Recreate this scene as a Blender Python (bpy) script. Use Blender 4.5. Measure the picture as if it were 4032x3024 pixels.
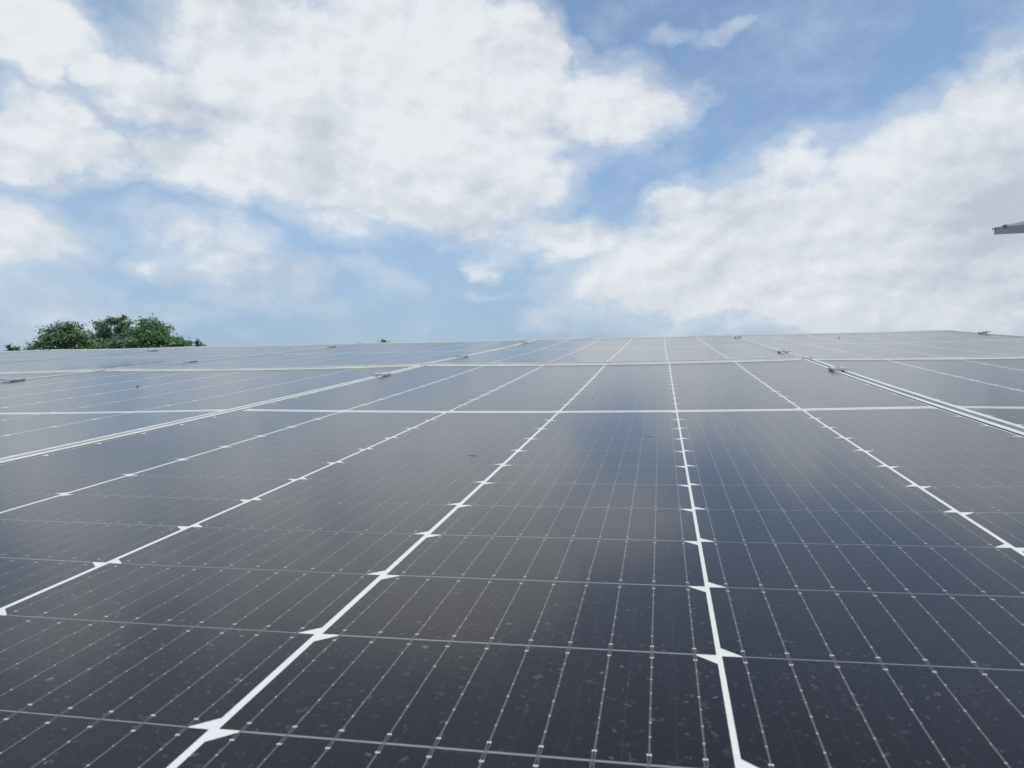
import bpy, bmesh, math, random
from mathutils import Vector, Matrix, noise

scn = bpy.context.scene
for o in list(bpy.data.objects):
    bpy.data.objects.remove(o)
R = math.radians

# ------------------------------------------------------------------ camera
H = 1.75                                    # height of the front row's middle above the ground
cam_d = bpy.data.cameras.new('camera')
cam = bpy.data.objects.new('camera', cam_d)
scn.collection.objects.link(cam)
scn.camera = cam
cam_d.sensor_width = 36.0
cam_d.lens = 26.66
cam_d.clip_start = 0.01
cam_d.clip_end = 6000.0
cam_d.dof.use_dof = True                    # a phone lens: the very near cells are a touch soft
cam_d.dof.focus_distance = 1.0
cam_d.dof.aperture_fstop = 30.0
cm = Matrix(((0.981133, 0.010308, 0.193057, 0.17082),
             (0.193235, -0.083829, -0.977565, -1.27661),
             (0.006107, 0.996427, -0.084239, -0.06723 + H),
             (0, 0, 0, 1)))
cam.matrix_world = cm

# ------------------------------------------------------------------ sun and sky
SUN_AZ, SUN_EL = 135.0, 56.0                # azimuth from +Y towards +X
sun_d = bpy.data.lights.new('sun', 'SUN')
sun_d.energy = 3.2
sun_d.angle = R(0.5)
sun_d.color = (1.0, 0.96, 0.90)
sun = bpy.data.objects.new('sun', sun_d)
scn.collection.objects.link(sun)
sdir = Vector((math.sin(R(SUN_AZ)) * math.cos(R(SUN_EL)), math.cos(R(SUN_AZ)) * math.cos(R(SUN_EL)), math.sin(R(SUN_EL))))
sun.rotation_euler = sdir.to_track_quat('Z', 'Y').to_euler()
sun.location = (0, 0, 30)

scn.view_settings.view_transform = 'Standard'
scn.view_settings.look = 'None'
scn.view_settings.exposure = 0.0
scn.view_settings.gamma = 1.0

# cloud banks: (azimuth, elevation, half width, half height, tilt, thickness), all in radians on the sky
BLOBS = [
    (-0.4846, 0.4487, 0.2432, 0.134, -3.1175, 1.0),
    (-0.2642, 0.4339, 0.2622, 0.1138, 3.0119, 1.0),
    (-0.3598, 0.5168, 0.2241, 0.0991, -3.053, 1.0),
    (-0.2572, 0.3793, 0.2068, 0.1059, -3.0394, 1.0),
    (-0.4462, 0.3516, 0.2448, 0.0724, 3.0409, 0.95),
    (-0.6033, 0.3389, 0.1348, 0.0538, 2.9826, 0.9),
    (-0.069, 0.4354, 0.1486, 0.0752, -3.0916, 0.9),
    (-0.1824, 0.4879, 0.0983, 0.0824, 1.3985, 1.0),
    (0.02, 0.4274, 0.067, 0.0394, 2.9067, 0.6),
    (-0.6535, 0.4075, 0.1151, 0.0555, 3.1125, 0.8),
    (-0.5765, 0.4705, 0.1338, 0.0722, -2.9252, 0.8),
    (-0.2997, 0.3069, 0.2096, 0.0463, 3.0813, 0.85),
    (-0.1878, 0.335, 0.1249, 0.0546, -2.986, 0.8),
    (-0.7743, 0.3343, 0.0931, 0.082, -2.8269, 0.95),
    (-0.7853, 0.4442, 0.1003, 0.0592, -3.044, 0.95),
    (-0.7094, 0.3321, 0.0659, 0.0459, 3.1332, 0.8),
    (-0.7288, 0.4258, 0.0579, 0.035, 2.8867, 0.8),
    (-0.7728, 0.2255, 0.1182, 0.0478, -3.0792, 0.68),
    (-0.5944, 0.2538, 0.1517, 0.0471, 2.9818, 0.74),
    (-0.5447, 0.2253, 0.1314, 0.0423, -3.1404, 0.66),
    (-0.6423, 0.2186, 0.0381, 0.0183, -3.0144, 0.6),
    (-0.3714, 0.225, 0.0832, 0.0268, 2.7577, 0.38),
    (-0.5157, 0.1877, 0.1223, 0.0288, 3.0662, 0.46),
    (-0.7831, 0.1734, 0.1122, 0.0478, -3.0067, 0.45),
    (-0.4325, 0.2853, 0.1167, 0.0259, 2.9775, 0.5),
    (-0.6812, 0.1471, 0.1838, 0.043, -3.0561, 0.42),
    (-0.5277, 0.1323, 0.0385, 0.0173, -3.0855, 0.38),
    (0.1305, 0.2593, 0.2436, 0.1135, -2.9848, 1.0),
    (0.3044, 0.2942, 0.1705, 0.1209, -2.9562, 1.0),
    (0.395, 0.3575, 0.1013, 0.0836, -2.9981, 0.9),
    (-0.1346, 0.2709, 0.1676, 0.0412, 2.9998, 0.76),
    (0.0555, 0.2182, 0.2558, 0.0757, -3.1229, 0.8),
    (0.2618, 0.2039, 0.2609, 0.1025, 3.0404, 1.0),
    (0.3945, 0.2503, 0.1496, 0.1119, 1.6694, 0.95),
    (0.1825, 0.3472, 0.0649, 0.048, 3.0722, 0.65),
    (0.0334, 0.317, 0.07, 0.0402, -2.9034, 0.7),
    (0.1115, 0.1547, 0.2243, 0.0348, 3.1354, 0.46),
    (0.3316, 0.1339, 0.194, 0.0474, 3.0698, 0.6),
    (0.4063, 0.4109, 0.0539, 0.0445, 2.1635, 0.6),
    (-0.0641, 0.1807, 0.1337, 0.0419, 3.0372, 0.45),
    (-0.2283, 0.2459, 0.0446, 0.0202, 3.0256, 0.66),
    (-0.1591, 0.1706, 0.0616, 0.0273, -3.0062, 0.55),
    (0.0362, 0.5021, 0.0476, 0.0141, -3.0762, 0.42),
    (0.0959, 0.5036, 0.0448, 0.0123, -2.9473, 0.38),
    (-0.1064, 0.4944, 0.0379, 0.0204, 3.097, 0.45),
    (-0.2149, 0.2054, 0.0681, 0.0108, -3.1316, 0.3),
    (-0.0622, 0.5203, 0.0565, 0.0298, 3.0711, 0.28),
]

wd = bpy.data.worlds.new('World')
scn.world = wd
wd.use_nodes = True


class NT:
    """small helper to write node trees"""
    def __init__(s, tree):
        s.t = tree; s.n = tree.nodes; s.l = tree.links

    def put(s, sock, v):
        if hasattr(v, 'links'):
            s.l.new(v, sock)
        else:
            sock.default_value = v

    def node(s, kind, **kw):
        n = s.n.new(kind)
        for k, v in kw.items():
            setattr(n, k, v)
        return n

    def math(s, op, a, b=None, c=None, clamp=False):
        n = s.node('ShaderNodeMath', operation=op, use_clamp=clamp)
        for i, v in enumerate((a, b, c)):
            if v is not None:
                s.put(n.inputs[i], v)
        return n.outputs[0]

    def vmath(s, op, a, b=None):
        n = s.node('ShaderNodeVectorMath', operation=op)
        s.put(n.inputs[0], a)
        if b is not None:
            s.put(n.inputs[1], b)
        return n.outputs['Value'] if op in ('DOT_PRODUCT', 'LENGTH') else n.outputs[0]

    def noise(s, vec, scale, detail=4.0, rough=0.5, dist=0.0, lac=2.0):
        n = s.node('ShaderNodeTexNoise')
        s.put(n.inputs['Vector'], vec)
        n.inputs['Scale'].default_value = scale
        n.inputs['Detail'].default_value = detail
        n.inputs['Roughness'].default_value = rough
        n.inputs['Lacunarity'].default_value = lac
        n.inputs['Distortion'].default_value = dist
        return n

    def smooth(s, v, a, b, c=0.0, d=1.0):
        n = s.node('ShaderNodeMapRange', interpolation_type='SMOOTHSTEP')
        s.put(n.inputs['Value'], v)
        n.inputs['From Min'].default_value = a
        n.inputs['From Max'].default_value = b
        n.inputs['To Min'].default_value = c
        n.inputs['To Max'].default_value = d
        return n.outputs[0]

    def mixc(s, f, a, b, blend='MIX'):
        n = s.node('ShaderNodeMix', data_type='RGBA', blend_type=blend)
        s.put(n.inputs[0], f)
        s.put(n.inputs[6], a)
        s.put(n.inputs[7], b)
        return n.outputs[2]

    def comb(s, x, y, z=0.0):
        n = s.node('ShaderNodeCombineXYZ')
        for i, v in enumerate((x, y, z)):
            s.put(n.inputs[i], v)
        return n.outputs[0]

    def sep(s, v):
        n = s.node('ShaderNodeSeparateXYZ')
        s.put(n.inputs[0], v)
        return n.outputs


def build_world():
    W = NT(wd.node_tree)
    W.n.clear()
    out = W.node('ShaderNodeOutputWorld')
    bg = W.node('ShaderNodeBackground')
    bg.inputs['Strength'].default_value = 0.15
    W.l.new(bg.outputs[0], out.inputs['Surface'])
    sky = W.node('ShaderNodeTexSky', sky_type='NISHITA')
    sky.sun_disc = False
    sky.sun_elevation = R(SUN_EL)
    sky.sun_rotation = R(SUN_AZ)
    sky.air_density = 1.0
    sky.dust_density = 1.2
    sky.ozone_density = 1.2
    tc = W.node('ShaderNodeTexCoord')
    d = W.vmath('NORMALIZE', tc.outputs['Generated'])
    dx, dy, dz = W.sep(d)
    az = W.math('ARCTAN2', dx, dy)
    el = W.math('ARCSINE', dz)
    p = W.comb(az, el, 0.0)
    # wobble of the cloud outlines
    pn = W.comb(W.math('MULTIPLY', az, 1.0), W.math('MULTIPLY', el, 1.45), 0.37)
    w1 = W.noise(pn, 4.5, 5.0, 0.55).outputs['Color']
    w2 = W.noise(pn, 19.0, 5.0, 0.6).outputs['Color']
    o1 = W.vmath('MULTIPLY', W.vmath('SUBTRACT', w1, (0.5, 0.5, 0.5)), (0.14, 0.10, 0.0))
    o2 = W.vmath('MULTIPLY', W.vmath('SUBTRACT', w2, (0.5, 0.5, 0.5)), (0.05, 0.036, 0.0))
    pw = W.vmath('ADD', p, W.vmath('ADD', o1, o2))
    field = None
    for (a, e, rx, ry, rot, wgt) in BLOBS:
        mp = W.node('ShaderNodeMapping', vector_type='TEXTURE')
        W.l.new(pw, mp.inputs['Vector'])
        mp.inputs['Location'].default_value = (a, e, 0)
        mp.inputs['Rotation'].default_value = (0, 0, rot)
        mp.inputs['Scale'].default_value = (rx, ry, 1)
        g = W.node('ShaderNodeTexGradient', gradient_type='SPHERICAL')
        W.l.new(mp.outputs[0], g.inputs[0])
        # flat-topped bump: 1-(1-g)^2 scaled
        v = W.math('MULTIPLY', W.math('MULTIPLY', g.outputs['Fac'], W.math('SUBTRACT', 2.0, g.outputs['Fac'])), wgt)
        if field is None:
            field = v
        else:
            n = W.node('ShaderNodeMath', operation='SMOOTH_MAX')
            W.l.new(field, n.inputs[0]); W.l.new(v, n.inputs[1])
            n.inputs[2].default_value = 0.12
            field = n.outputs[0]
    # scattered clouds in the rest of the sky (behind, overhead, to the sides)
    gen = W.noise(W.vmath('MULTIPLY', d, (1.0, 1.0, 1.8)), 2.2, 5.0, 0.5).outputs['Fac']
    far_az = W.smooth(W.math('ABSOLUTE', W.math('SUBTRACT', az, -0.19)), 0.62, 0.95)
    high = W.smooth(el, 0.58, 0.72)
    outside = W.math('MAXIMUM', far_az, high)
    gcl = W.math('MULTIPLY', W.smooth(gen, 0.50, 0.70), outside)
    field = W.math('MAXIMUM', field, W.math('MULTIPLY', gcl, 0.9))
    # billowy detail
    n1 = W.noise(pn, 8.0, 10.0, 0.60, 0.15).outputs['Fac']
    n2 = W.noise(W.vmath('ADD', pn, (3.1, 1.7, 0.0)), 3.6, 8.0, 0.56, 0.3).outputs['Fac']
    nn = W.math('ADD', W.math('MULTIPLY', W.math('SUBTRACT', n1, 0.5), 0.55), W.math('MULTIPLY', W.math('SUBTRACT', n2, 0.5), 0.65))
    n3 = W.noise(W.vmath('ADD', pn, (1.3, 4.4, 0.0)), 24.0, 7.0, 0.62, 0.2).outputs['Fac']
    nn = W.math('ADD', nn, W.math('MULTIPLY', W.math('SUBTRACT', n3, 0.5), 0.34))
    f = W.math('ADD', field, nn)
    dens = W.math('MAXIMUM', W.smooth(f, 0.23, 0.72), W.math('MULTIPLY', W.smooth(f, -0.02, 0.50), 0.46))
    # shading: thickness shows grey, sunlit shoulders white
    sh = W.noise(W.vmath('ADD', pn, (0.010, -0.018, 0.0)), 8.0, 10.0, 0.60, 0.15).outputs['Fac']
    relief = W.math('SUBTRACT', n1, sh)
    big = W.noise(W.vmath('ADD', pn, (7.3, 2.2, 0.0)), 5.0, 6.0, 0.55, 0.2).outputs['Fac']
    lit = W.math('ADD', W.math('MULTIPLY', relief, 3.4), W.smooth(big, 0.30, 0.58))
    lit = W.math('ADD', lit, W.math('MULTIPLY', W.smooth(el, 0.10, 0.42), 0.42))
    lit = W.math('SUBTRACT', lit, W.math('MULTIPLY', W.smooth(az, -0.25, 0.35), 0.14))
    litc = W.math('MULTIPLY', lit, 0.70, clamp=True)
    cloud = W.mixc(litc, (3.5, 3.85, 4.4, 1), (5.55, 5.75, 5.9, 1))
    # clear sky, paler towards the horizon and towards the left
    base = W.mixc(1.0, sky.outputs[0], SKY_TINT, 'MULTIPLY')
    haze = W.smooth(el, 0.06, 0.48, 0.97, 0.0)
    left = W.smooth(az, -0.80, 0.10, 0.62, 0.0)
    veil = W.math('MAXIMUM', haze, left)
    veil = W.math('MAXIMUM', veil, 0.19)
    clear = W.mixc(veil, base, (2.34, 3.13, 4.05, 1))
    # low clouds drown in the horizon haze
    thin = W.smooth(el, 0.03, 0.17, 0.25, 0.94)
    fin = W.mixc(W.math('MULTIPLY', dens, thin), clear, cloud)
    W.l.new(fin, bg.inputs['Color'])


SKY_TINT = (1.08, 1.18, 1.20, 1)
build_world()

# ------------------------------------------------------------------ helpers
LINK = scn.collection.objects.link


def tag(o, label=None, cat=None, group=None, kind=None):
    for k, v in (('label', label), ('category', cat), ('group', group), ('kind', kind)):
        if v:
            o[k] = v
    return o


def empty(name, label, cat, group=None):
    o = bpy.data.objects.new(name, None)
    o.empty_display_size = 0.1
    LINK(o)
    return tag(o, label, cat, group)


class MB:
    """collects faces with a material index"""
    def __init__(s):
        s.v = []; s.f = []; s.m = []

    def poly(s, pts, m=0):
        k = len(s.v)
        s.v.extend([tuple(p) for p in pts])
        s.f.append(tuple(range(k, k + len(pts))))
        s.m.append(m)

    def box(s, x0, x1, y0, y1, z0, z1, m=0, ny=1, nx=1, caps=True):
        for i in range(nx):
            a = x0 + (x1 - x0) * i / nx; b = x0 + (x1 - x0) * (i + 1) / nx
            for j in range(ny):
                c = y0 + (y1 - y0) * j / ny; d = y0 + (y1 - y0) * (j + 1) / ny
                s.poly([(a, c, z1), (b, c, z1), (b, d, z1), (a, d, z1)], m)
                s.poly([(a, c, z0), (a, d, z0), (b, d, z0), (b, c, z0)], m)
                if i == 0:
                    s.poly([(a, c, z0), (a, c, z1), (a, d, z1), (a, d, z0)], m)
                if i == nx - 1:
                    s.poly([(b, c, z0), (b, d, z0), (b, d, z1), (b, c, z1)], m)
                if j == 0:
                    s.poly([(a, c, z0), (b, c, z0), (b, c, z1), (a, c, z1)], m)
                if j == ny - 1:
                    s.poly([(a, d, z0), (a, d, z1), (b, d, z1), (b, d, z0)], m)

    def mesh(s, name, mats, warp=None, weld=False, smooth=False):
        me = bpy.data.meshes.new(name)
        v = [warp(*p) for p in s.v] if warp else s.v
        me.from_pydata(v, [], s.f)
        for m in mats:
            me.materials.append(m)
        me.polygons.foreach_set('material_index', s.m)
        if weld:
            bm = bmesh.new(); bm.from_mesh(me)
            bmesh.ops.remove_doubles(bm, verts=bm.verts, dist=1e-5)
            bm.to_mesh(me); bm.free()
        me.update()
        if smooth:
            for pl in me.polygons:
                pl.use_smooth = True
            nr = []
            for w in me.vertices:
                nr.append(Vector((-2 * 0.0055 * w.co.x / WI ** 2, -2 * 0.0075 * w.co.y / LL ** 2, 1.0)).normalized())
            me.normals_split_custom_set_from_vertices(nr)
        return me


def obj(name, me, parent=None):
    o = bpy.data.objects.new(name, me)
    LINK(o)
    if parent:
        o.parent = parent
    return o


def bevel(o, w, seg=2):
    m = o.modifiers.new('bevel', 'BEVEL')
    m.width = w; m.segments = seg; m.limit_method = 'ANGLE'; m.angle_limit = R(40)
    return o


# ------------------------------------------------------------------ materials
def mat(name):
    m = bpy.data.materials.new(name)
    m.use_nodes = True
    t = NT(m.node_tree)
    b = m.node_tree.nodes['Principled BSDF']
    return m, t, b, m.node_tree.nodes['Material Output']


def dust_mask(t, lo, hi, speck):
    """dust film and dried droplet spots lying on the glass, in world space so no two panels match"""
    g = t.node('ShaderNodeNewGeometry').outputs['Position']
    film = t.noise(g, 2.3, 6.0, 0.6).outputs['Fac']
    f = t.smooth(film, 0.3, 0.72, lo, hi)
    big = t.noise(g, 6.0, 4.0, 0.6).outputs['Fac']
    patch = t.smooth(big, 0.36, 0.62, 0.25, 1.0)
    sp = t.noise(g, 330.0, 3.0, 0.6, 0.8).outputs['Fac']
    spots = t.math('MULTIPLY', t.smooth(sp, 0.60, 0.76), speck * 0.9)
    wob = t.vmath('MULTIPLY', t.vmath('SUBTRACT', t.noise(g, 160.0, 2.0).outputs['Color'], (0.5, 0.5, 0.5)), (0.006, 0.006, 0.006))
    total = spots
    for scale, rmax, keep, amt in ((85.0, 0.16, 0.45, 0.9), (150.0, 0.24, 0.28, 0.75), (45.0, 0.11, 0.74, 0.40)):
        vo = t.node('ShaderNodeTexVoronoi', feature='F1')
        t.l.new(t.vmath('ADD', g, wob), vo.inputs['Vector'])
        vo.inputs['Scale'].default_value = scale
        rnd = t.sep(vo.outputs['Color'])
        r2 = t.math('MULTIPLY', t.math('POWER', rnd[0], 2.2), rmax)
        soft = t.smooth(t.math('SUBTRACT', vo.outputs['Distance'], r2), -0.07, 0.05, 1.0, 0.0)
        dot = t.math('MULTIPLY', soft, t.math('GREATER_THAN', rnd[1], keep))
        dot = t.math('MULTIPLY', dot, t.math('MULTIPLY', t.math('POWER', rnd[2], 1.6), speck * amt))
        total = t.math('MAXIMUM', total, dot)
    return t.math('ADD', f, t.math('MULTIPLY', total, patch), clamp=True)


def glassy(name, col, rough, metal=0.0, lo=0.001, hi=0.010, speck=0.24, coat_rough=0.09, spec=0.12, coat=1.0):
    """something laminated under the panel's front glass: the coat is the glass, the mixed diffuse is dust on it"""
    m, t, b, out = mat(name)
    b.inputs['Base Color'].default_value = (*col, 1)
    b.inputs['Roughness'].default_value = rough
    b.inputs['Metallic'].default_value = metal
    b.inputs['Specular IOR Level'].default_value = spec
    b.inputs['Coat Weight'].default_value = coat
    b.inputs['Coat IOR'].default_value = 1.21
    b.inputs['Coat Roughness'].default_value = coat_rough
    g = t.node('ShaderNodeNewGeometry').outputs['Position']
    # patterned solar glass: very fine ripple
    bmp = t.node('ShaderNodeBump')
    bmp.inputs['Strength'].default_value = 0.06
    bmp.inputs['Distance'].default_value = 0.0006
    t.l.new(t.noise(g, 420.0, 2.0, 0.5).outputs['Fac'], bmp.inputs['Height'])
    t.l.new(bmp.outputs[0], b.inputs['Coat Normal'])
    du = t.node('ShaderNodeBsdfDiffuse')
    du.inputs['Color'].default_value = (0.42, 0.39, 0.35, 1)
    mx = t.node('ShaderNodeMixShader')
    t.l.new(dust_mask(t, lo, hi, speck), mx.inputs[0])
    t.l.new(b.outputs[0], mx.inputs[1])
    t.l.new(du.outputs[0], mx.inputs[2])
    t.l.new(mx.outputs[0], out.inputs['Surface'])
    return m


M_CELL = glassy('silicon_cell', (0.0090, 0.0068, 0.0085), 0.35, coat=0.82)
M_BACK = glassy('white_backsheet', (0.585, 0.575, 0.535), 0.6, lo=0.01, hi=0.05, speck=0.05, coat=0.55)
M_WIRE = glassy('tinned_wire', (0.100, 0.097, 0.094), 0.35, 0.0, coat=0.76)
M_PAD = glassy('solder_pad', (0.50, 0.48, 0.41), 0.5, coat=0.7)
M_DOT = glassy('solder_dot', (0.36, 0.345, 0.305), 0.5, coat=0.7)
M_FAINTLINE = glassy('cell_faint_line', (0.016, 0.0145, 0.017), 0.35, coat=0.82)
M_GAPLINE = glassy('cell_gap', (0.20, 0.215, 0.22), 0.35, coat=0.7)
M_RIBBON = glassy('bus_ribbon', (0.36, 0.33, 0.30), 0.45, 0.3)


def metal(name, col, rough, metallic=0.85, scratch=0.12):
    m, t, b, out = mat(name)
    g = t.node('ShaderNodeNewGeometry').outputs['Position']
    n = t.noise(t.vmath('MULTIPLY', g, (60, 9, 60)), 1.0, 5.0, 0.6).outputs['Fac']
    n2 = t.noise(g, 7.0, 4.0, 0.6).outputs['Fac']
    k = t.math('ADD', t.smooth(n, 0.2, 0.8, 1 - scratch, 1.0), t.smooth(n2, 0.3, 0.7, -scratch, 0.0))
    c = t.vmath('MULTIPLY', col, t.comb(k, k, k))
    t.l.new(c, b.inputs['Base Color'])
    b.inputs['Metallic'].default_value = metallic
    t.l.new(t.smooth(n, 0.2, 0.8, rough - 0.06, rough + 0.08), b.inputs['Roughness'])
    return m


M_FRAME = metal('anodised_aluminium', (0.71, 0.715, 0.70), 0.45, 0.28, 0.12)
M_CLAMP = metal('mill_aluminium', (0.56, 0.57, 0.57), 0.40, 0.4, 0.12)
M_STEEL = metal('galvanised_steel', (0.42, 0.46, 0.50), 0.45, 0.8, 0.25)
M_BEAM = metal('shaded_galvanised', (0.105, 0.15, 0.19), 0.45, 0.2, 0.05)  # galvanised beam seen on its shaded face: the shade is put into this dark colour
M_BOLT = metal('stainless_bolt', (0.55, 0.55, 0.56), 0.30, 1.0, 0.1)


def plain(name, col, rough=0.8, var=0.3, scale=30.0):
    m, t, b, out = mat(name)
    g = t.node('ShaderNodeNewGeometry').outputs['Position']
    n = t.noise(g, scale, 5.0, 0.6).outputs['Fac']
    c2 = tuple(x * (1 - var) for x in col) + (1,)
    t.l.new(t.mixc(t.smooth(n, 0.3, 0.7), c2, (*col, 1)), b.inputs['Base Color'])
    b.inputs['Roughness'].default_value = rough
    return m


M_SEAL = plain('edge_seal', (0.10, 0.085, 0.07), 0.7)
M_DEBRIS = plain('dark_debris', (0.035, 0.028, 0.022), 0.9, 0.5, 300)
M_PALE = plain('pale_debris', (0.42, 0.36, 0.27), 0.9, 0.4, 300)
M_BARK = plain('bark', (0.16, 0.125, 0.095), 0.9, 0.5, 6)

# ------------------------------------------------------------------ the solar panel
PU, WI, FW, PIT = 0.1954, 0.5880, 0.0090, 1.206      # column pitch, inner half width, frame width, panel pitch
PV, CG, LL = 0.0914, 0.0115, 1.139                 # half-cell pitch, half of the middle gap, half length
GAPS = (0.0, 0.0038, 0.0036, 0.0037, 0.0024, 0.0031, 0.0)   # white gaps between the columns differ a little
EDGE = [((c - 3) * PU + (0.0022 if c == 0 else GAPS[c] / 2), (c - 2) * PU - (0.0022 if c == 5 else GAPS[c + 1] / 2)) for c in range(6)]
CH1, CH2 = 0.0092, 0.0080                          # cell corner chamfer


UB = sorted([-WI - FW, -WI, WI, WI + FW] + [e for pr in EDGE for e in pr])
VB = sorted([-LL, -LL + FW, LL - FW, LL] + [k * (CG + i * PV) for i in range(13) for k in (-1, 1)])


def lin_sq(t, br):
    """t squared, but straight between the breakpoints, so that flat cells lie flush on the flat facets of the sheet"""
    for a, b in zip(br, br[1:]):
        if t <= b + 1e-9:
            return a * a + (b * b - a * a) * (t - a) / (b - a)
    return t * t


def warp(x, y, z):
    """2.3 m of glass sags a few millimetres between its clamps"""
    return (x, y, z + 0.0075 * lin_sq(y, VB) / LL ** 2 + 0.0055 * (lin_sq(x, UB) / WI ** 2 - 1))


def cell_string(col, half):
    """one column of half-cells in one half of the panel; returns (cells mesh, ribbon mesh)"""
    c, r = MB(), MB()
    jit = random.Random(col * 7 + half)
    near = col % 2 == 0                            # chamfered on the lower edge, neighbours on the upper
    g = 0.00038 if near else 0.00060
    zc, zw, zp = 0.00006, 0.00010, 0.00014
    for k in range(12):
        lo = CG + k * PV if half > 0 else -(CG + (k + 1) * PV)
        v0, v1 = lo + g, lo + PV - g
        a, b = EDGE[col]
        ex, ey = CH1, CH2
        if near:
            pts = [(a + ex, v0), (b - ex, v0), (b, v0 + ey), (b, v1), (a, v1), (a, v0 + ey)]
        else:
            pts = [(a, v0), (b, v0), (b, v1 - ey), (b - ex, v1), (a + ex, v1), (a, v1 - ey)]
        # split the cell across so that it follows the sag of the glass
        c.poly([(x, y, zc) for x, y in pts])
        # gap strip between this cell and the next one away
        if k < 11 or half < 0:
            yg = lo + PV
            if abs(yg) > 0.03:
                c.poly([(a + ex, yg - g, zc - 0.00003), (b - ex, yg - g, zc - 0.00003), (b - ex, yg + g, zc - 0.00003), (a + ex, yg + g, zc - 0.00003)], 1)
        step = (b - a) / 10
        for i in range(10):
            x = a + (i + 0.5) * step
            w = 0.00036
            e0, e1 = v0 + 0.0050, v1 - 0.0050
            r.poly([(x - w, e0, zw), (x + w, e0, zw), (x + w, e1, zw), (x - w, e1, zw)], 0)
            # forked ends that run over the cell edge
            for (ee, vv) in ((e0, lo), (e1, lo + PV)):
                for sx in (-1, 1):
                    q = 0.00062 * sx
                    pts = [(x + q - 0.00022, ee, zw), (x + q + 0.00022, ee, zw), (x + q * 0.6 + 0.00022, vv, zw), (x + q * 0.6 - 0.00022, vv, zw)]
                    if ee > vv:
                        pts = pts[::-1]
                    r.poly(pts, 0)
                    px = x + q * 0.8
                    s = 0.0011 if ee == e0 else -0.0011
                    ys = sorted((ee, ee + s))
                    r.poly([(px - 0.0004, ys[0], zp), (px + 0.0004, ys[0], zp), (px + 0.0004, ys[1], zp), (px - 0.0004, ys[1], zp)], 1)
            # small solder pads along the wire
            for j in range(1, 7):
                y = e0 + (e1 - e0) * j / 7 
                jx = jit.uniform(-.00015, .00015); jy = jit.uniform(-.0012, .0012); js = jit.uniform(.6, 1.15)
                r.poly([(x + jx + math.cos(q * math.pi / 3) * 0.00052 * js, y + jy + math.sin(q * math.pi / 3) * 0.00062 * js, zp) for q in range(6)], 3)
            # faint thin line, slightly paler than the cell, midway to the next wire
            if i < 9:
                xs = x + step / 2
                r.poly([(xs - 0.00032, v0, zw), (xs + 0.00032, v0, zw), (xs + 0.00032, v1, zw), (xs - 0.00032, v1, zw)], 2)
    return (c.mesh('cell_string', [M_CELL, M_GAPLINE], warp, smooth=True), r.mesh('contact_wires', [M_WIRE, M_PAD, M_FAINTLINE, M_DOT], warp, smooth=True))


STRINGS = [cell_string(c, h) for h in (-1, 1) for c in range(6)]
# white laminate sheet
s = MB()
SU = [t for t in UB if abs(t) <= WI + 1e-6]
SV = [t for t in VB if abs(t) <= LL - FW + 1e-6]
for x0, x1 in zip(SU, SU[1:]):
    for y0, y1 in zip(SV, SV[1:]):
        s.poly([(x0, y0, 0), (x1, y0, 0), (x1, y1, 0), (x0, y1, 0)])
ME_SHEET = s.mesh('glass_sheet', [M_BACK], warp, weld=True, smooth=True)
# underside
s = MB()
s.box(-WI, WI, -(LL - FW), LL - FW, -0.006, -0.0045, 0, ny=24, nx=12)
ME_UNDER = s.mesh('rear_sheet', [plain('rear_sheet', (0.7, 0.7, 0.68), 0.6, 0.1)], warp)
# frame: two long beams, two short ones butted between, seal strip along the inside
s = MB()
TOP = 0.0014
for sx in (-1, 1):
    a, b = sorted((sx * WI, sx * (WI + FW)))
    s.box(a, b, -LL, LL, -0.033, TOP, 0, ny=24)
    a, b = sorted((sx * (WI - 0.0012), sx * WI))
    s.box(a, b, -(LL - FW), LL - FW, -0.002, 0.0009, 1, ny=24)
for sy in (-1, 1):
    a, b = sorted((sy * (LL - FW), sy * LL))
    s.box(-WI + 0.0001, WI - 0.0001, a, b, -0.033, TOP + 0.0028, 0, nx=12)
ME_FRAME = s.mesh('frame', [M_FRAME, M_SEAL], warp)
# interconnect ribbon across the middle gap
s = MB()
for x0, x1 in zip(SU[1:-1], SU[2:-1]):
    s.poly([(x0, -0.0028, 0.0001), (x1, -0.0028, 0.0001), (x1, 0.0028, 0.0001), (x0, 0.0028, 0.0001)])
ME_RIB = s.mesh('middle_ribbon', [M_RIBBON], warp, smooth=True)


def make_panel(label, group):
    p = empty('solar_panel', label, 'solar panel', group)
    obj('glass_sheet', ME_SHEET, p)
    obj('rear_sheet', ME_UNDER, p)
    obj('frame', ME_FRAME, p)
    obj('middle_ribbon', ME_RIB, p)
    for (mc, mr) in STRINGS:
        c = obj('cell_string', mc, p)
        obj('contact_wires', mr, c)
    return p


def copy_tree(o, parent=None):
    c = o.copy()
    LINK(c)
    if parent:
        c.parent = parent
    for ch in o.children:
        copy_tree(ch, c)
    return c


TILT = R(10.0)
ARRAY = Matrix.Translation((0, 0, H)) @ Matrix.Rotation(TILT, 4, 'X')


def on_array(u, v, n, rz=0.0, rx=0.0, sy=1.0):
    return ARRAY @ Matrix.Translation((u, v, n)) @ Matrix.Rotation(rx, 4, 'X') @ Matrix.Rotation(rz, 4, 'Z') @ Matrix.Diagonal((1, sy, 1, 1))


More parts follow.
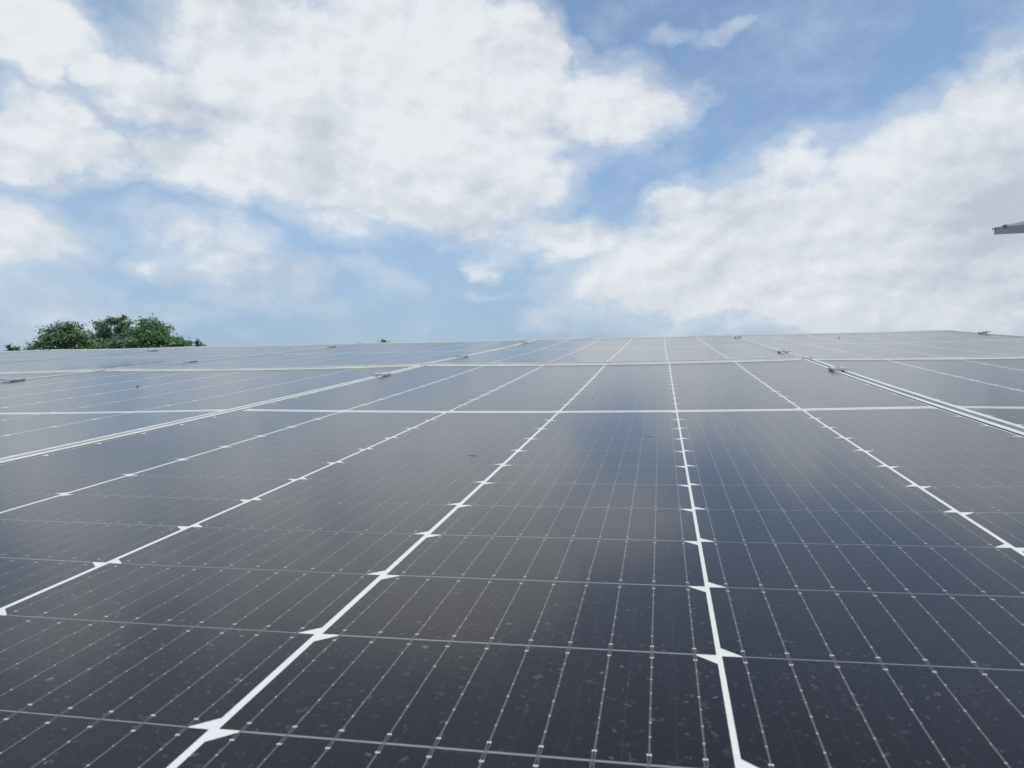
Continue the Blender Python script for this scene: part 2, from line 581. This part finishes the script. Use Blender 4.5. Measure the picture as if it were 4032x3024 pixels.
ROW2_SY = 2.394 / (2 * LL)
ROW2_V = LL + 0.007 + LL * ROW2_SY
G1, G2 = 'solar panels of the near row', 'solar panels of the far row'
PANELS = [
    (0, 0, 'nearest solar panel, its dark cells filling the whole foreground below the camera', G1),
    (1, 0, 'near row solar panel cut by the right edge, right of the foreground panel', G1),
    (-1, 0, 'near row solar panel on the left, across the long gap from the foreground panel', G1),
    (-2, 0, 'near row solar panel at far left, only a thin sliver of it in view', G1),
    (-3, 0, 'near row solar panel beyond the left picture edge, next to the sliver', G1),
    (-4, 0, 'end panel of the near row, well beyond the left picture edge', G1),
    (0, 1, 'far row solar panel in the middle, directly behind the foreground panel', G2),
    (1, 1, 'last solar panel of the far row on the right, with the free outer corner', G2),
    (-1, 1, 'far row solar panel below the tiny bush top, left of the middle one', G2),
    (-2, 1, 'far row solar panel to the right of the tree group, between two slanting gaps', G2),
    (-3, 1, 'far row solar panel whose top edge runs right under the tree group', G2),
    (-4, 1, 'leftmost far row solar panel, a thin wedge at the left picture edge', G2),
]
rnd = random.Random(4)
proto = None
for (i, row, label, grp) in PANELS:
    if proto is None:
        proto = p = make_panel(label, grp)
    else:
        p = copy_tree(proto)
        tag(p, label, None, grp)
    if row == 0:
        p.matrix_world = on_array(i * PIT, 0, 0)
    else:
        p.matrix_world = on_array(i * PIT - 0.0043, ROW2_V, 0.0048, 0, 0.0018, ROW2_SY)

# ------------------------------------------------------------------ clamps in the gaps
def clamp_meshes():
    s = MB()
    w = 0.0185                                     # half width: gap plus both frame lips
    pr = [(-w, 0.0), (w, 0.0), (w, 0.0048), (0.0095, 0.0062), (0.0070, 0.0056), (-0.0070, 0.0056), (-0.0095, 0.0062), (-w, 0.0048)]
    n = len(pr)
    a, b = -0.033, 0.033
    for k in range(n):
        (x0, z0), (x1, z1) = pr[k], pr[(k + 1) % n]
        s.poly([(x0, a, z0), (x1, a, z1), (x1, b, z1), (x0, b, z0)])
    s.poly([(x, a, z) for x, z in pr][::-1] if False else [(x, a, z) for x, z in pr])
    s.poly([(x, b, z) for x, z in pr][::-1])
    # stem going down into the gap
    s.box(-0.0035, 0.0035, a * 0.9, b * 0.9, -0.040, -0.0002)
    plate = s.mesh('clamp_plate', [M_CLAMP])
    bm = bmesh.new()
    bmesh.ops.create_cone(bm, cap_ends=True, segments=20, radius1=0.0052, radius2=0.0048, depth=0.0022, matrix=Matrix.Translation((0, 0, 0.0066)))
    bmesh.ops.create_cone(bm, cap_ends=True, segments=6, radius1=0.0028, radius2=0.0028, depth=0.0006, matrix=Matrix.Translation((0, 0, 0.0079)))
    bolt = bpy.data.meshes.new('bolt_head'); bm.to_mesh(bolt); bm.free()
    bolt.materials.append(M_BOLT)
    return plate, bolt


ME_PLATE, ME_BOLT = clamp_meshes()


def make_clamp(label, group):
    c = empty('panel_clamp', label, 'clamp', group)
    bevel(obj('clamp_plate', ME_PLATE, c), 0.0006)
    bevel(obj('bolt_head', ME_BOLT, c), 0.0004)
    return c


def surf(v):
    if v < LL:
        return 0.0075 * (v / LL) ** 2
    return 0.0048 + 0.0075 * ((v - ROW2_V) / (LL * ROW2_SY)) ** 2 + 0.0018 * (v - ROW2_V)


CL = [
    (-0.5, 0.751, 'large silver clamp on the gap left of the foreground panel, nearest one there'),
    (-0.5, 1.654, 'middle silver clamp of three along the gap left of the foreground panel'),
    (-0.5, 3.052, 'small silver clamp near the top end of the gap left of the foreground panel'),
    (0.5, 0.731, 'large silver clamp on the gap right of the foreground panel, nearest one there'),
    (0.5, 1.554, 'middle silver clamp of three along the gap right of the foreground panel'),
    (0.5, 3.164, 'small silver clamp near the top end of the gap right of the foreground panel'),
    (-1.5, 0.742, 'silver clamp at the left picture edge, nearest one on the second gap'),
    (-1.5, 1.657, 'middle silver clamp of the second gap on the left, below the trees'),
    (-1.5, 3.088, 'far silver clamp of the second gap on the left, just under the skyline'),
    (-2.5, 3.054, 'silver clamp on the third gap, right under the tree group'),
]
cp = None
for (iu, v, label) in CL:
    if cp is None:
        cp = c = make_clamp(label, 'clamps holding the solar panels')
    else:
        c = copy_tree(cp)
        tag(c, label)
    du = -0.0043 if v > LL else 0.0
    c.matrix_world = on_array(iu * PIT + du, v, surf(v) + TOP + 0.0004, rnd.uniform(-0.03, 0.03), 0, 0.85)
# end clamp on the free right edge
ec = empty('end_clamp', 'dark end clamp sticking up on the outer right edge of the last panel', 'clamp')
s = MB()
s.box(-0.016, 0.004, -0.025, 0.025, 0.0, 0.004)
s.box(0.0042, 0.008, -0.025, 0.025, -0.038, 0.0075)
s.box(0.0082, 0.026, -0.025, 0.025, 0.0045, 0.0075)
bevel(obj('clamp_bracket', s.mesh('clamp_bracket', [M_STEEL]), ec), 0.0008)
bevel(obj('bolt_head', ME_BOLT, ec), 0.0004).matrix_local = Matrix.Translation((0.017, 0, 0.0022))
ec.matrix_world = on_array(1.5 * PIT - 0.0043, 3.043, surf(3.043) + TOP + 0.0003)

# ------------------------------------------------------------------ rails and posts below the array
mf = empty('mounting_frame', 'galvanised rails and posts carrying the array from below', 'mounting frame')
U0, U1 = -4.55 * PIT, 1.49 * PIT
RAILS = (-0.74, 0.74, 1.62, 3.07)
for v in RAILS:
    s = MB()
    s.box(U0, U1, v - 0.02, v + 0.02, -0.078, -0.0345)
    o = obj('rail', s.mesh('rail', [M_STEEL]), mf)
    o.matrix_world = ARRAY.copy()
for u in (-5.2, -3.4, -1.6, 0.2, 1.7):
    for v in (-0.74, 3.07):
        top = ARRAY @ Vector((u, v, -0.079))
        s = MB()
        s.box(top.x - 0.03, top.x + 0.03, top.y - 0.03, top.y + 0.03, -0.05, top.z)
        obj('post', s.mesh('post', [M_STEEL]), mf)

# ------------------------------------------------------------------ bits lying on the glass
def debris(u, v, size, label, m, stretch=(1, 1, 0.5), rz=0.0, seed=0):
    bm = bmesh.new()
    bmesh.ops.create_icosphere(bm, subdivisions=3, radius=1.0)
    for w in bm.verts:
        k = 0.75 + 0.55 * noise.noise(w.co * 1.7 + Vector((seed * 3.1, seed, 0)))
        w.co = Vector((w.co.x * stretch[0] * k, w.co.y * stretch[1] * k, w.co.z * stretch[2] * k)) * size
    me = bpy.data.meshes.new('debris_speck'); bm.to_mesh(me); bm.free()
    me.materials.append(m)
    o = obj('debris_speck', me)
    z = surf(v) - 0.0045
    o.matrix_world = on_array(u, v, z + size * stretch[2] * 0.6, rz)
    tag(o, label, 'debris', 'specks of debris on the panels')


debris(1.099, 3.017, 0.0038, 'dark speck lying on the last panel of the far row', M_DEBRIS, (1, 1, 0.7), 0, 1)
debris(-0.137, 1.446, 0.0015, 'dark speck lying on the middle panel of the far row', M_DEBRIS, (1, 1, 0.7), 0, 2)
debris(-0.695, 1.412, 0.0015, 'dark speck just left of the long gap, on the far row', M_DEBRIS, (1, 1, 0.7), 0, 3)
debris(0.038, 0.215, 0.0013, 'grey speck on the foreground panel, beyond its middle line', M_PALE, (1, 1, 0.8), 0, 4)
debris(-1.231, 0.556, 0.0028, 'dark bent fleck on the near row panel left of the gap', M_DEBRIS, (2.0, .7, 0.5), 0.3, 5)


def curl(u, v, pts, r, label):
    cu = bpy.data.curves.new('dry_stalk', 'CURVE')
    cu.dimensions = '3D'
    cu.bevel_depth = r
    cu.bevel_resolution = 2
    sp = cu.splines.new('POLY')
    sp.points.add(len(pts) - 1)
    for q, (x, y) in zip(sp.points, pts):
        q.co = (x, y, r, 1)
    t = bpy.data.objects.new('tmp', cu)
    me = bpy.data.meshes.new_from_object(t)
    bpy.data.objects.remove(t)
    me.materials.clear(); me.materials.append(M_PALE)
    me.name = 'dry_stalk'
    o = obj('dry_stalk', me)
    zz = 0.0075 * (v / LL) ** 2 + 0.0055 * ((u / WI) ** 2 - 1)
    o.matrix_world = on_array(u, v, zz + 0.0004)
    tag(o, label, 'debris')


curl(-0.048, -0.412, [(-.001, .006), (-.004, .003), (-.005, 0), (-.003, -.003), (.002, -.004), (.006, -.003)], 0.0003, 'small pale curled stalk lying on the foreground panel, left of its third white line')
curl(0.155, -0.263, [(-.004, -.002), (0, -.001), (.004, .002)], 0.0003, 'short pale straight stalk lying on the foreground panel below its middle line')

# ------------------------------------------------------------------ neighbouring raised table, only its corner is in view
E0 = Vector((4.50, 9.564, 2.776 + H)); F0 = Vector((3.895, 7.345, 2.197 + H))
dr = (F0 - E0).normalized()                        # from the far end towards the camera
side = dr.cross(Vector((0, 0, 1))).normalized()
if side.x < 0:
    side = -side                                   # pointing right, away from the view
upn = dr.cross(side).normalized()
BM = Matrix((( dr.x, side.x, upn.x, E0.x), (dr.y, side.y, upn.y, E0.y), (dr.z, side.z, upn.z, E0.z), (0, 0, 0, 1)))
beam = empty('support_beam', 'blue grey steel channel end jutting in at the right edge, high against the clouds', 'steel beam')
s = MB()
hb = 0.090
s.box(0, 5.2, 0.0, 0.003, 0.0, hb)                # web
s.box(0, 5.2, 0.0031, 0.045, 0.0, 0.003)         # lower flange
s.box(0, 5.2, 0.0031, 0.045, hb - 0.003, hb)     # upper flange
o = obj('channel', s.mesh('channel', [M_BEAM]), beam)
s = MB()
s.box(-0.01, 0.10, -0.022, -0.0005, hb - 0.004, hb)
s.box(-0.01, 0.10, -0.022, -0.0185, hb - 0.032, hb - 0.0041)
obj('end_hook', s.mesh('end_hook', [M_STEEL]), beam)
pt = BM @ Vector((4.6, 0.03, -0.002))
s = MB()
beam.matrix_world = BM
o = obj('post', None) if False else None
s.box(pt.x - 0.04, pt.x + 0.04, pt.y - 0.04, pt.y + 0.04, -0.05, pt.z - 0.004)
po = obj('post', s.mesh('post', [M_STEEL]), beam)
po.matrix_parent_inverse = BM.inverted()
# panels lying on that beam, rising slightly from its far end
rp = empty('raised_panel', 'solar panel edge resting on the steel channel at the right edge', 'solar panel')
s = MB()
s.box(0.0, 2.28, 0.002, 1.13, 0.0, 0.004, 0)
obj('rear_sheet', s.mesh('rear_sheet', [ME_UNDER.materials[0]]), rp)
s = MB()
s.box(0.002, 2.278, 0.004, 1.128, 0.0045, 0.0285, 0)
obj('glass_sheet', s.mesh('glass_sheet', [M_CELL]), rp)
s = MB()
s.box(0.0, 2.28, -0.0015, 0.0015, -0.002, 0.033)
s.box(0.0, 2.28, 1.1305, 1.134, -0.002, 0.033)
s.box(-0.0035, -0.0005, -0.0015, 1.134, -0.002, 0.033)
s.box(2.2805, 2.284, -0.0015, 1.134, -0.002, 0.033)
obj('frame', s.mesh('frame', [M_FRAME]), rp)
rp.matrix_world = BM @ Matrix.Translation((0.01, 0.006, hb - 0.031)) @ Matrix.Rotation(-0.0135, 4, 'Y')
c = copy_tree(cp)
tag(c, 'tiny clamp on the edge of the raised panel at the right picture edge')
c.matrix_world = BM @ Matrix.Translation((1.05, 0.0, hb + 0.017))

# ------------------------------------------------------------------ ground
def ground_mat():
    m, t, b, out = mat('dry_grass_ground')
    g = t.node('ShaderNodeNewGeometry').outputs['Position']
    n1 = t.noise(g, 0.35, 8.0, 0.65).outputs['Fac']
    n2 = t.noise(g, 14.0, 6.0, 0.7).outputs['Fac']
    c = t.mixc(t.smooth(n1, 0.35, 0.65), (0.075, 0.095, 0.035, 1), (0.17, 0.13, 0.085, 1))
    c = t.mixc(t.smooth(n2, 0.3, 0.7), c, (0.10, 0.095, 0.05, 1))
    t.l.new(c, b.inputs['Base Color'])
    b.inputs['Roughness'].default_value = 0.95
    return m


s = MB()
s.box(-3000, 3000, -3000, 3000, -0.5, 0.0)
tag(obj('ground', s.mesh('ground', [ground_mat()])), None, None, None, 'structure')

# ------------------------------------------------------------------ trees behind the array
def leaf_mat(name, c1, c2):
    m, t, b, out = mat(name)
    oi = t.node('ShaderNodeNewGeometry')
    r = oi.outputs['Random Per Island']
    g = oi.outputs['Position']
    n = t.noise(g, 0.9, 3.0, 0.6).outputs['Fac']
    f = t.math('ADD', t.math('MULTIPLY', r, 0.55), t.smooth(n, 0.35, 0.65, 0.0, 0.45))
    t.l.new(t.mixc(f, (*c1, 1), (*c2, 1)), b.inputs['Base Color'])
    b.inputs['Roughness'].default_value = 0.55
    tr = t.node('ShaderNodeBsdfTranslucent')
    t.l.new(t.mixc(f, (c1[0] * 1.3, c1[1] * 1.5, c1[2] * .8, 1), (c2[0] * 1.3, c2[1] * 1.5, c2[2] * .8, 1)), tr.inputs['Color'])
    mx = t.node('ShaderNodeMixShader')
    mx.inputs[0].default_value = 0.30
    t.l.new(b.outputs[0], mx.inputs[1]); t.l.new(tr.outputs[0], mx.inputs[2])
    t.l.new(mx.outputs[0], out.inputs['Surface'])
    return m


LEAF_DARK = leaf_mat('leaf_dark', (0.072, 0.141, 0.091), (0.16, 0.244, 0.133))  # all leaf colours lightened and blued: distance haze put into the colour
LEAF_MID = leaf_mat('leaf_mid', (0.084, 0.164, 0.096), (0.185, 0.286, 0.15))
LEAF_GREY = leaf_mat('leaf_grey', (0.107, 0.181, 0.15), (0.198, 0.278, 0.221))


def tube(mb, pts, radii, n=7):
    rings = []
    for i, p in enumerate(pts):
        d = (pts[min(i + 1, len(pts) - 1)] - pts[max(i - 1, 0)]).normalized()
        a = d.cross(Vector((0.3, 1, 0.2))).normalized(); b = d.cross(a)
        rings.append([p + (a * math.cos(2 * math.pi * k / n) + b * math.sin(2 * math.pi * k / n)) * radii[i] for k in range(n)])
    for i in range(len(rings) - 1):
        for k in range(n):
            mb.poly([rings[i][k], rings[i][(k + 1) % n], rings[i + 1][(k + 1) % n], rings[i + 1][k]])


def tree(label, az, dist, top, clumps, leafm, seed, leaf=0.13, per=420, sparse=0.0):
    """clumps: (dx across the view, dz from the top, radius) relative to the crown; trunk and limbs reach each clump"""
    rn = random.Random(seed)
    base = Vector((math.sin(R(az)) * dist, math.cos(R(az)) * dist, 0))
    rt = Vector((math.cos(R(az)), -math.sin(R(az)), 0))       # to the right as seen from the array
    fw = Vector((math.sin(R(az)), math.cos(R(az)), 0))
    t = empty('tree', label, 'tree', 'trees behind the array')
    t.location = base
    cl = []
    for (dx, dz, r) in clumps:
        dx *= 0.9
        dz += 0.22
        cl.append((rt * dx + fw * rn.uniform(-0.5, 0.5) * r * 2.0 + Vector((0, 0, top + dz)), r))
        for k in range(2):                                     # fill depth: the crown is as deep as it is wide
            cl.append((rt * (dx * 0.8 + rn.uniform(-.4, .4) * r) + fw * rn.choice((-1, 1)) * rn.uniform(0.7, 1.6) * r + Vector((0, 0, top + dz - rn.uniform(0.2, 1.0) * r)), r * rn.uniform(0.75, 1.0)))
    tk = MB()
    zmin = min(c.z for c, r in cl)
    fork = Vector((rn.uniform(-.3, .3), rn.uniform(-.3, .3), zmin * 0.62))
    tube(tk, [Vector((0, 0, -0.2)), Vector((fork.x * .3, fork.y * .3, fork.z * .5)), fork], [0.26, 0.20, 0.15], 9)
    lm = MB()
    for c, r in cl:
        mid = fork.lerp(c, 0.55) + Vector((rn.uniform(-.2, .2), rn.uniform(-.2, .2), 0.25))
        tube(tk, [fork, mid, c], [0.085, 0.05, 0.018], 6)
        for j in range(7):
            dv = Vector((rn.gauss(0, 1), rn.gauss(0, 1), rn.gauss(0.25, .8))).normalized()
            e = c + dv * r * rn.uniform(.7, 1.0)
            tube(tk, [c - dv * 0.1, c.lerp(e, .5) + Vector((0, 0, .06)), e], [0.018, 0.011, 0.005], 4)
            nl = int(per * r * r / 7)
            # leaves gathered in sprays along the twig
            for q in range(nl):
                k = rn.random() ** 0.55
                ctr = c.lerp(e, k * 1.05)
                sp = r * (0.34 if sparse == 0 else 0.30)
                pz = ctr + Vector((rn.gauss(0, sp), rn.gauss(0, sp), rn.gauss(0, sp * 0.6)))
                nrm = (Vector((rn.gauss(0, .8), rn.gauss(0, .8), 1.0))).normalized()
                a = nrm.cross(Vector((rn.gauss(0, 1), rn.gauss(0, 1), rn.gauss(0, 1)))).normalized()
                b = nrm.cross(a)
                L = leaf * rn.uniform(.6, 1.3); Wd = L * rn.uniform(.4, .6)
                lm.poly([pz - a * L * .5, pz + b * Wd * .5 - a * L * .05, pz + a * L * .5, pz - b * Wd * .5 - a * L * .05])
    obj('trunk', tk.mesh('trunk', [M_BARK], weld=True), t)
    obj('crown', lm.mesh('crown', [leafm]), t)


TD = 50.0
EYE = 1.68


def top_at(el, d=TD):
    return EYE + d * math.tan(R(el))


# one metre across is about 60 photo pixels at this distance
tree('round dark green tree, left half of the tree group', -42.7, TD, top_at(8.0),
     [(-0.2, -.55, .55), (.35, -.35, .5), (-.75, -.95, .6), (.85, -.85, .6), (-1.25, -1.6, .6), (0, -1.3, .8), (.9, -1.7, .8), (-1.9, -2.1, .5), (-.7, -2.1, .9), (.5, -2.6, .9), (1.5, -2.5, .8), (-1.7, -3.0, .8), (0.1, -3.6, 1.0), (1.5, -3.8, 1.0), (1.45, -1.55, .5), (1.9, -1.9, .55), (1.75, -2.6, .7)], LEAF_DARK, 11, 0.18, 1050)
tree('airy open tree in the middle of the group, with its loose twigs highest', -39.9, TD + 2, top_at(8.72, TD + 2),
     [(.1, -.40, .34), (.72, -.14, .20), (.38, -.3, .22), (-.35, -.5, .36), (-1.0, -.75, .34), (-.65, -.85, .4), (.95, -.6, .34), (.5, -.8, .42), (-.55, -1.15, .42), (.1, -1.4, .5), (1.0, -.95, .34), (-1.2, -1.5, .4), (.7, -1.7, .55), (-.3, -2.0, .6), (-1.3, -2.2, .5), (.4, -2.5, .7), (1.1, -2.5, .6), (-.8, -3.1, .8), (.6, -3.4, .8), (1.35, -1.5, .42), (1.5, -2.0, .5), (-1.5, -1.9, .5), (1.25, -1.1, .3)], LEAF_GREY, 23, 0.17, 1000, 1.0)
tree('bright green rounded tree, right part of the tree group', -37.6, TD - 1, top_at(8.55, TD - 1),
     [(-.35, -.4, .5), (.3, -.35, .5), (-.8, -.8, .55), (.85, -.65, .5), (0, -1.0, .7), (1.2, -1.15, .5), (-.9, -1.5, .6), (1.75, -1.25, .36), (2.05, -1.6, .3), (.6, -1.7, .7), (-.3, -2.0, .8), (1.4, -2.0, .6), (-1.1, -2.5, .7), (.4, -2.8, .8), (1.5, -2.8, .7)], LEAF_MID, 37, 0.18, 1050)
tree('low bushy tree top just right of the tree group', -35.8, TD - 2, top_at(7.5, TD - 2),
     [(-.35, -.4, .38), (.25, -.3, .34), (.75, -.45, .28), (-.1, -.9, .5), (.6, -1.1, .45), (0, -1.7, .7), (-.6, -2.6, .8), (.7, -2.6, .8), (0, -3.4, .9)], LEAF_MID, 41, 0.20, 700)
tree('small separate tree tip right of the bushy one', -34.55, TD, top_at(7.42),
     [(0, -.22, .22), (.3, -.45, .25), (-.35, -.55, .22), (.55, -.6, .2), (0, -1.0, .5), (-.5, -2.1, .7), (.6, -2.2, .8), (0, -3.1, .9)], LEAF_DARK, 47, 0.20, 700, 1.0)
tree('sparse tree tips at the left picture edge', -45.5, TD, top_at(6.28),
     [(-.35, -.2, .2), (.1, -.3, .22), (-.1, -.6, .3), (.85, -.32, .17), (.75, -.6, .22), (.3, -1.1, .45), (-.6, -2.0, .8), (.8, -2.0, .8), (0, -3.0, .9)], LEAF_DARK, 53, 0.20, 700, 1.0)
tree('tiny tree top peeping over the far edge near the middle', -21.2, TD, top_at(7.98),
     [(0, -.15, .2), (.35, -.28, .2), (-.35, -.3, .16), (.75, -.35, .18), (.1, -.7, .4), (-.6, -2.1, .8), (.7, -2.2, .8), (0, -3.2, 1.0)], LEAF_MID, 59, 0.20, 700)

# ------------------------------------------------------------------ render settings
scn.render.engine = 'CYCLES'
scn.render.film_transparent = False
scn.cycles.max_bounces = 6
